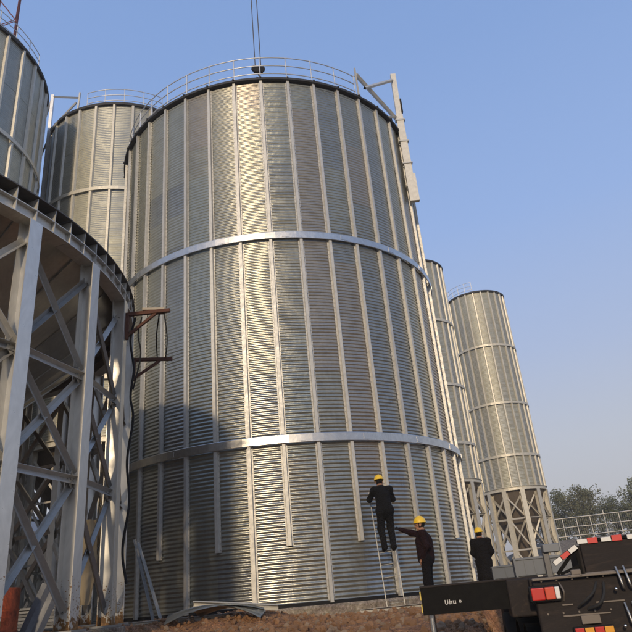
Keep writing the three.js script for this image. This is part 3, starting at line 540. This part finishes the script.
// ------------------------------------------------------------ brackets, plank and cables on the ring frame
{
  const C = V(...NL), legAt = (k, y, out = .12) => polar(6.4 + out, NLPHI + k * 2 * Math.PI / NLN, y).add(C);
  const mk = (k, y, len, drop, label) => {
    const phi = NLPHI + k * 2 * Math.PI / NLN, p = legAt(k, y), b = thing('bracket', label, 'bracket', [p.x, p.y, p.z], phi - .12, 'rusty brackets on the ring frame');
    part('upright', box(.07, drop, .06, 0, -drop / 2 + .03, .03, .006), M.rust, b); part('arm', box(.07, .07, len, 0, 0, len / 2, .006), M.rust, b);
    part('diagonal', bar(rectOutline(.05, .05), V(0, -drop * .8, .05), V(0, -.03, len * .68)), M.rust, b);
  };
  mk(2, 5.72, .86, .55, 'upper rusty brown bracket fixed to a leg of the ring frame');
  mk(3, 5.36, .82, .50, 'lower rusty brown bracket on the rearmost visible leg of the ring frame');
  const p = legAt(2, 5.80, .62), q = legAt(2, 5.80, .62); q.add(V(.5, 0, .2));
  solo('plank', box(.24, .05, .42, 0, 0, 0, .008), plain(.42, .36, .27, .85), 'short pale plank end lying on the upper rusty bracket', 'plank', [p.x + .02, 5.783, p.z - .03], 100 * rad);
  const cab = (pts, r, label) => solo('cable', hose(pts, r, 60), M.black, label, 'cable', [0, 0, 0], 0, 'black cables on the ring frame');
  const a = legAt(2, 5.7, .2);
  cab([legAt(2, 5.65, .3), legAt(2, 5.2, .22), legAt(2, 4.6, .3), legAt(2, 4.05, .26), legAt(2, 3.7, .32), legAt(2, 2.9, .24), legAt(2, 2.2, .3), legAt(2, 1.4, .22), legAt(2, .9, .3)], .022, 'long black cable hanging down the leg below the upper bracket');
  cab([legAt(2, 5.65, .42), legAt(2, 5.3, .36), legAt(2, 4.9, .42), legAt(2, 4.2, .3)], .014, 'short black cable hanging beside the long one under the upper bracket');
  cab([legAt(2, 5.7, .75), legAt(3, 5.9, .55).lerp(legAt(2, 5.2, .75), .5), legAt(3, 5.42, .62)], .014, 'black cable slung from the upper bracket to the lower bracket');
  cab([legAt(2, 5.72, .84), legAt(2, 5.3, .9), legAt(3, 5.42, .8)], .012, 'thin black cable slung at the outer ends of the two brackets');
}

// ------------------------------------------------------------ loose things on the soil
const onGround = (az, D, lift = 0) => { const p = at(az, D); p[1] = groundY(p[0], p[2]) + lift; return p; };
{
  // bent offcuts of sheet: a corrugated strip curved along its length
  const strip = (L, w, sag, twist) => { const P = [], I = [], U = [], n = 40, m = 12; for (let side = 0; side < 2; side++) for (let j = 0; j <= n; j++) for (let i = 0; i <= m; i++) { const u = j / n - .5, v = i / m - .5; P.push(u * L, sag * (.25 - u * u) * 4 + .018 * Math.sin(v * w / .076 * 6.28) + twist * u * v + side * .003, v * w); U.push(u * L, v * w); }
    const K = (n + 1) * (m + 1); for (let j = 0; j < n; j++) for (let i = 0; i < m; i++) { const a = j * (m + 1) + i, b = a + m + 1; I.push(a, a + 1, b, b, a + 1, b + 1, K + a, K + b, K + a + 1, K + b, K + b + 1, K + a + 1); }
    const g = new THREE.BufferGeometry(); g.setAttribute('position', new THREE.Float32BufferAttribute(P, 3)); g.setAttribute('uv', new THREE.Float32BufferAttribute(U, 2)); g.setIndex(I); g.computeVertexNormals(); return g; };
  const s1 = solo('sheet_offcut', strip(1.75, .42, .17, .2), M.sheets[4], 'arched grey corrugated offcut lying on the soil before the silo', 'scrap', onGround(-10.4, 12.7, .06), .12, 'scrap steel before the silo'); 
  const s2 = solo('sheet_offcut', strip(1.3, .36, .12, -.25), M.sheets[1], 'shorter corrugated offcut tucked over the arched one', 'scrap', onGround(-9.3, 12.6, .10), -.25, 'scrap steel before the silo'); s2.rotation.z = -.08;
  const ch = solo('steel_channel', bar([[-.05, -.03], [.05, -.03], [.05, .03], [.044, .03], [.044, -.024], [-.044, -.024], [-.044, .03], [-.05, .03]], V(-.75, .16, 0), V(.85, -.03, 0), .3), M.rib[2], 'pale steel channel lying across the corrugated offcuts', 'scrap', onGround(-9.0, 13.0, .10), -.08, 'scrap steel before the silo');
  solo('steel_angle', bar(lOutline(.09), V(-1.0, 0, 0), V(1.05, 0, 0)), M.brace[0], 'steel angle bar on the ground left of the offcuts', 'scrap', onGround(-12.6, 13.3, .05), .35, 'scrap steel before the silo');
  solo('steel_angle', bar(lOutline(.08), V(-.8, 0, 0), V(.8, 0, 0)), M.brace[2], 'steel bar on the strip of ground under the ladder', 'scrap', onGround(4.4, 15.2, .10), .1, 'scrap steel before the silo');
  { const a = V(...onGround(-15.2, 14.6)), b = V(...at(-17.0, 16.6)); b.y = 2.05; solo('leaning_bar', bar(lOutline(.06), a, b), M.brace[1], 'thin steel bar leaning beside the rearmost frame leg', 'bar', [0, 0, 0], 0, 'leaning bars'); const c = V(...onGround(-14.6, 14.5)), d = V(...at(-16.7, 16.8)); d.y = 2.0; solo('leaning_bar', bar(lOutline(.06), c, d), M.brace[2], 'paler steel bar leaning nearer to the central silo', 'bar', [0, 0, 0], 0, 'leaning bars'); }
  // clutter seen between the legs
  const p = onGround(-26.75, 11.2); const dr = thing('red_drum', 'dull orange-red drum on the ground inside the frame legs', 'drum', p, 0);
  part('body', new THREE.LatheGeometry([[0, 0], [.28, 0], [.3, .02], [.3, .28], [.312, .3], [.3, .32], [.3, .56], [.312, .58], [.3, .6], [.3, .86], [.28, .88], [.27, .86], [0, .86]].map((q) => new THREE.Vector2(...q)), 32), new THREE.MeshStandardMaterial({ color: new THREE.Color().setRGB(.52, .11, .035), roughness: .55, map: rep(soilMap, 1, 1) }), dr);
  part('bung', (() => { const g = new THREE.CylinderGeometry(.03, .03, .02, 12); g.translate(.15, .87, .1); return g; })(), M.bolt, dr);
  solo('leaning_sheet', (() => { const g = prism([[-.16, 0], [-.08, .014], [0, 0], [.08, .014], [.16, 0], [.16, .003], [.08, .017], [0, .003], [-.08, .017], [-.16, .003]], 0, .95); g.rotateX(-.25); g.rotateZ(-.35); return g; })(), zinc(.20, .21, .23, .7, .6, 1), 'dull grey steel sheet leaning behind the second frame leg', 'sheet', onGround(-24.7, 11.4), .3);
  { const g = new THREE.PlaneGeometry(.42, 1.5, 24, 40), p = g.attributes.position, P2 = []; for (let i = 0; i < p.count; i++) { const x = p.getX(i), y = p.getY(i), t = (y + .75) / 1.5; p.setXYZ(i, x * (.55 + .5 * Math.sin(t * 2.6)) + .05 * fbm(y * 2, 1, 3, 2), y, .06 * Math.sin(x * 26 + 2 * fbm(x * 3, y * 2, 1, 2)) * (.4 + t * .6) + .12 * fbm(x * 4, y * 2.5, 5, 3)); }
    g.computeVertexNormals(); const back = g.clone(); back.translate(0, 0, -.006); solo('hanging_tarp', [g, back], plain(.42, .35, .24, .95), 'beige tarp hanging in folds behind the frame legs', 'tarp', onGround(-20.7, 13.4, 1.15), .5); }
  { const st = thing('pallet_stack', 'stack of grey steel plates on blocks inside the frame', 'plates', onGround(-26.2, 15.5), .5); for (const s of [-1, 1]) part('block', box(.2, .3, 1.2, s * .6, .15, 0, .01), plain(.25, .17, .1, .9), st); for (let i = 0; i < 7; i++) part('plate', box(1.9 + rr(-.1, .1), .045, 1.1, rr(-.04, .04), .325 + i * .06, rr(-.03, .03)), M.brace[i % 3], st); }
}

// ------------------------------------------------------------ ladder and people
function sdCaps(p, a, b, ra, rb) {
  const bx = b.x - a.x, by = b.y - a.y, bz = b.z - a.z, px = p.x - a.x, py = p.y - a.y, pz = p.z - a.z;
  const t = Math.max(0, Math.min(1, (px * bx + py * by + pz * bz) / (bx * bx + by * by + bz * bz + 1e-9)));
  return Math.hypot(px - bx * t, py - by * t, pz - bz * t) - (ra + (rb - ra) * t);
}
const smin = (a, b, k) => { const h = Math.max(k - Math.abs(a - b), 0) / k; return Math.min(a, b) - h * h * k * .25; };
function polygonise(sdf, c, half, n, colour) {
  const mc = new MarchingCubes(n, new THREE.MeshStandardMaterial(), false, false, 90000); mc.isolation = 0;
  const p = V(0, 0, 0), hs = n / 2;
  for (let z = 0; z < n; z++) for (let y = 0; y < n; y++) for (let x = 0; x < n; x++) { p.set(c.x + (x - hs) / hs * half, c.y + (y - hs) / hs * half, c.z + (z - hs) / hs * half); mc.field[n * n * z + n * y + x] = -sdf(p); }
  mc.update();
  const m = mc.count, P = new Float32Array(m * 3), N = new Float32Array(m * 3), C = new Float32Array(m * 3), U = new Float32Array(m * 2), e = .004;
  for (let i = 0; i < m; i++) {
    p.set(c.x + mc.positionArray[i * 3] * half, c.y + mc.positionArray[i * 3 + 1] * half, c.z + mc.positionArray[i * 3 + 2] * half); P.set([p.x, p.y, p.z], i * 3);
    const q = p.clone(), d = sdf(p); const nx = sdf(q.set(p.x + e, p.y, p.z)) - d, ny = sdf(q.set(p.x, p.y + e, p.z)) - d, nz = sdf(q.set(p.x, p.y, p.z + e)) - d, l = Math.hypot(nx, ny, nz) || 1;
    N.set([nx / l, ny / l, nz / l], i * 3); C.set(colour(p), i * 3); U.set([p.x + p.z, p.y], i * 2);
  }
  const g = new THREE.BufferGeometry(); g.setAttribute('position', new THREE.BufferAttribute(P, 3)); g.setAttribute('normal', new THREE.BufferAttribute(N, 3)); g.setAttribute('color', new THREE.BufferAttribute(C, 3)); g.setAttribute('uv', new THREE.BufferAttribute(U, 2)); return g;
}
const clothBump = dataTex(256, 256, (u, v) => { const k = .5 + .8 * tile(u, v, 2.5, 3, 4); return [k, k, k]; }, false);
M.person = new THREE.MeshPhysicalMaterial({ color: 0xffffff, vertexColors: true, roughness: .9, specularIntensity: .3, bumpMap: rep(clothBump, 2.2, 2.2), bumpScale: .03 });
const SKIN = [.36, .19, .12];
// joints in metres, y up, the figure faces +z, its own left is +x
function person(J, pos, turn, label, wear) {
  const root = thing('person', label, 'person', pos, turn, 'workers in yellow helmets');
  const j = {}; for (const k in J) j[k] = V(...J[k]);
  const bones = [['pelvis', 'chest', .165, .178, 'top'], ['chest', 'neck', .16, .064, 'top'], ['shL', 'shR', .09, .09, 'top'], ['hipL', 'hipR', .125, .125, 'leg'], ['pelvis', 'waist', .17, .165, 'top']];
  for (const s of ['L', 'R']) bones.push(['sh' + s, 'el' + s, .076, .062, 'top'], ['el' + s, 'wr' + s, .062, .044, 'top'], ['hip' + s, 'kn' + s, .108, .082, 'leg'], ['kn' + s, 'an' + s, .084, .066, 'leg'], ['an' + s, 'toe' + s, .05, .042, 'shoe']);
  const neckTop = j.neck.clone().lerp(j.head, .6);
  const body = (p) => { let d = sdCaps(p, j.neck, neckTop, .056, .055); for (const [a, b, ra, rb] of bones) d = smin(d, sdCaps(p, j[a], j[b], ra, rb), .055);
    if (wear.coat) { d = smin(d, sdCaps(p, j.pelvis, j.coat, .17, .22), .06); } return d + .008 * fbm(p.x * 7, p.y * 5, p.z * 7, 2); };
  const col = (p) => { if (p.y > j.neck.y + .035 && Math.hypot(p.x - j.neck.x, p.z - j.neck.z) < .1) return SKIN; let best = 9, c = 'top'; for (const [a, b, ra, rb, m] of bones) { const d = sdCaps(p, j[a], j[b], ra, rb); if (d < best) { best = d; c = m; } }
    if (wear.coat && sdCaps(p, j.pelvis, j.coat, .17, .22) < .03) c = 'top'; return wear[c]; };
  const cy = (j.head.y + j.anL.y) / 2 - .02, geos = [polygonise(body, V(0, cy, .05), 1.02, 112, col)];
  // hands: palm, four fingers, thumb, lightly curled
  for (const s of ['L', 'R']) {
    const d = j['wr' + s].clone().sub(j['el' + s]).normalize(), side = V(s === 'L' ? -1 : 1, 0, .3).addScaledVector(d, -(V(s === 'L' ? -1 : 1, 0, .3).dot(d))).normalize(), palm = d.clone().cross(side).normalize().multiplyScalar(s === 'L' ? 1 : -1);
    const w = j['wr' + s], H = (f, a, u) => w.clone().addScaledVector(d, f).addScaledVector(side, a).addScaledVector(palm, u), hb = [[H(-.02, 0, 0), H(.085, 0, 0), .031, .03]];
    hb.push([H(.03, .02, 0), H(.085, .028, 0), .024, .02], [H(.03, -.02, 0), H(.08, -.028, 0), .024, .02]);
    [[.03, .075], [.01, .085], [-.01, .08], [-.03, .06]].forEach(([a, l]) => { const k1 = H(.095, a, 0), k2 = H(.095 + l * .5, a * 1.1, .012 * wear.curl), k3 = H(.095 + l * (1 - .25 * wear.curl), a * 1.1, .045 * wear.curl); hb.push([k1, k2, .0105, .0095], [k2, k3, .0095, .008]); });
    hb.push([H(.02, .03, .005), H(.06, .062, .015), .015, .0115], [H(.06, .062, .015), H(.1, .066, .03), .0115, .009]);
    const f = (p) => { let q = 9; for (const [a, b, ra, rb] of hb) q = smin(q, sdCaps(p, a, b, ra, rb), .010); return q; };
    geos.push(polygonise(f, H(.07, 0, .01), .16, 60, () => wear['hand' + s] ?? SKIN));
  }
  // head: skull, jaw, nose, ears, brow
  const hd = j.head, yaw = wear.look ?? 0, nod = wear.nod ?? 0, rot = new THREE.Matrix4().makeRotationFromEuler(new THREE.Euler(nod, yaw, 0, 'YXZ')), inv = rot.clone().invert(), lp = V(0, 0, 0);
  const head = (p) => { lp.copy(p).sub(hd).applyMatrix4(inv); const q = lp, el = (cx, cy2, cz, rx, ry, rz) => { const x = (q.x - cx) / rx, y = (q.y - cy2) / ry, z = (q.z - cz) / rz, l = Math.hypot(x, y, z); return (l - 1) * Math.min(rx, ry, rz); };
    let d = el(0, .03, -.01, .076, .095, .095); d = smin(d, el(0, -.045, .03, .056, .07, .06), .04); d = smin(d, sdCaps(q, V(0, .015, .088), V(0, -.018, .106), .009, .014), .015); d = smin(d, sdCaps(q, V(-.04, .032, .078), V(.04, .032, .078), .012, .012), .015);
    for (const s of [-1, 1]) { d = smin(d, el(s * .078, 0, -.005, .012, .032, .02), .008); d = Math.max(d, -el(s * .032, .012, .092, .016, .009, .012)); d = smin(d, el(s * .032, .012, .079, .012, .010, .012), .004); }
    d = smin(d, sdCaps(q, V(-.018, -.052, .083), V(.018, -.052, .083), .008, .008), .008); return d; };
  const hcol = (p) => { lp.copy(p).sub(hd).applyMatrix4(inv); if (lp.z < .03 && lp.y > -.045 && Math.abs(lp.x) < .0855 && !(Math.abs(lp.x) > .074 && lp.y < .03)) return [.012, .01, .009]; if (lp.z > .078 && Math.abs(lp.y + .052) < .009 && Math.abs(lp.x) < .025) return [.3, .10, .08]; if (lp.z > .07 && Math.hypot(Math.abs(lp.x) - .032, lp.y - .012) < .009) return [.02, .015, .012]; return SKIN; };
  geos.push(polygonise(head, hd, .15, 64, hcol));
  part('body', mergeGeometries(geos), M.person, root);
  const shell = new THREE.LatheGeometry([[.001, .128], [.04, .124], [.08, .104], [.107, .07], [.12, .03], [.124, .0], [.128, -.004], [.128, -.012], [.121, -.012], [.116, .02], [.1, .07], [.06, .108], [.001, .12]].map((q) => new THREE.Vector2(...q)), 36);
  const brim = new THREE.CylinderGeometry(.09, .1, .008, 24, 1, false, -1.1, 2.2); brim.scale(1.05, 1, .75); brim.translate(0, -.008, .085);
  const ridge = new THREE.TorusGeometry(.112, .013, 6, 20, Math.PI); ridge.scale(1, 1.08, .9); ridge.rotateY(Math.PI / 2); ridge.translate(0, .006, 0);
  for (const g of [shell]) g.scale(.96, 1, 1.1);
  const hm = part('helmet', [shell, brim, ridge], M.yellow, root); hm.position.copy(hd).add(V(0, .062, -.005).applyMatrix4(rot)); hm.rotation.set(nod, yaw, 0, 'YXZ'); hm.scale.setScalar(.98);
  if (wear.collar) { const g = new THREE.TorusGeometry(.064, .017, 8, 24); g.rotateX(Math.PI / 2); const m = part('collar', g, plain(...wear.collar, .9), root); m.position.copy(j.neck).add(V(0, .035, 0)); }
  return root;
}
const legsStand = { hipL: [.095, .92, 0], hipR: [-.095, .92, 0], knL: [.11, .5, .03], knR: [-.11, .5, .03], anL: [.12, .09, -.01], anR: [-.12, .09, -.01], toeL: [.15, .045, .15], toeR: [-.15, .045, .15] };
{ // ladder
  const foot = V(...at(4.38, 15.42)), top = V(...at(3.9, 16.25)); foot.y = .06; top.y = 2.72;
  const L = foot.distanceTo(top), lad = thing('ladder', 'slim metal ladder leaning against the central silo', 'ladder', [foot.x, foot.y, foot.z]);
  lad.quaternion.setFromRotationMatrix((() => { const y = top.clone().sub(foot).normalize(), x = V(1, 0, .12).addScaledVector(y, -V(1, 0, .12).dot(y)).normalize(), z = x.clone().cross(y); return new THREE.Matrix4().makeBasis(x, y, z); })());
  const al = zinc(.33, .325, .30, .65, .7, 2);
  for (const s of [-1, 1]) { const r = part('side_rail', prism(rectOutline(.018, .045).map(([x, z]) => [x + s * .2, z]), 0, L), al, lad); part('rubber_foot', box(.04, .05, .08, s * .2, .01, 0, .008), M.rubber, r); }
  for (let y = .12; y < L - .1; y += .285) part('rung', rod(V(-.2, y, 0), V(.2, y, 0), .009, 8), al, lad);
  const up = top.clone().sub(foot).normalize(), st = foot.clone().addScaledVector(up, .12 + .285 * 4);
  const black = [.006, .006, .007];
  person({ pelvis: [0, .96, .02], waist: [0, 1.12, .05], chest: [0, 1.28, .07], neck: [.02, 1.475, .09], head: [.03, 1.60, .12], shL: [.19, 1.41, .08], shR: [-.19, 1.41, .08], elL: [.30, 1.22, .22], elR: [-.27, 1.19, .2], wrL: [.22, 1.28, .42], wrR: [-.20, 1.22, .38], ...legsStand, knL: [.12, .53, .1], knR: [-.12, .55, .14], anL: [.11, .1, -.02], anR: [-.11, .1, -.02], toeL: [.12, .05, .12], toeR: [-.12, .05, .12] },
    [st.x + .06, st.y, st.z + .06], Math.PI + .12, 'worker in black clothes standing high on the ladder, back turned', { top: black, leg: [.007, .007, .008], shoe: [.08, .07, .06], curl: 1, nod: .12, collar: [.006, .006, .007] });
}
person({ pelvis: [0, .97, 0], waist: [0, 1.13, 0], chest: [0, 1.29, 0], neck: [0, 1.48, .01], head: [0, 1.61, .035], shL: [.195, 1.42, -.02], shR: [-.185, 1.43, .04], elL: [.27, 1.17, -.08], elR: [-.27, 1.50, .28], wrL: [.19, .97, .05], wrR: [-.27, 1.60, .52], ...legsStand },
  onGround(7.35, 14.35, 0), 200 * rad + .95, 'worker in dark maroon clothes pointing an arm at the silo wall', { top: [.014, .005, .006], leg: [.006, .005, .006], shoe: [.03, .025, .02], curl: .6, look: .15, collar: [.05, .015, .015], handR: [.015, .013, .014] });
person({ pelvis: [0, .97, 0], waist: [0, 1.13, 0], chest: [0, 1.30, 0], neck: [0, 1.48, .01], head: [0, 1.61, .03], coat: [0, .55, 0], shL: [.19, 1.42, 0], shR: [-.19, 1.42, 0], elL: [.25, 1.15, .04], elR: [-.25, 1.15, .04], wrL: [.14, .99, .19], wrR: [-.14, .99, .19], ...legsStand },
  onGround(11.95, 18.6, 0), Math.PI - .25, 'worker in a long black coat standing behind the truck', { top: [.006, .005, .005], leg: [.006, .005, .005], shoe: [.02, .02, .02], curl: .8, coat: true, collar: [.04, .012, .012] });

shade(scene);
renderer.render(scene, camera);
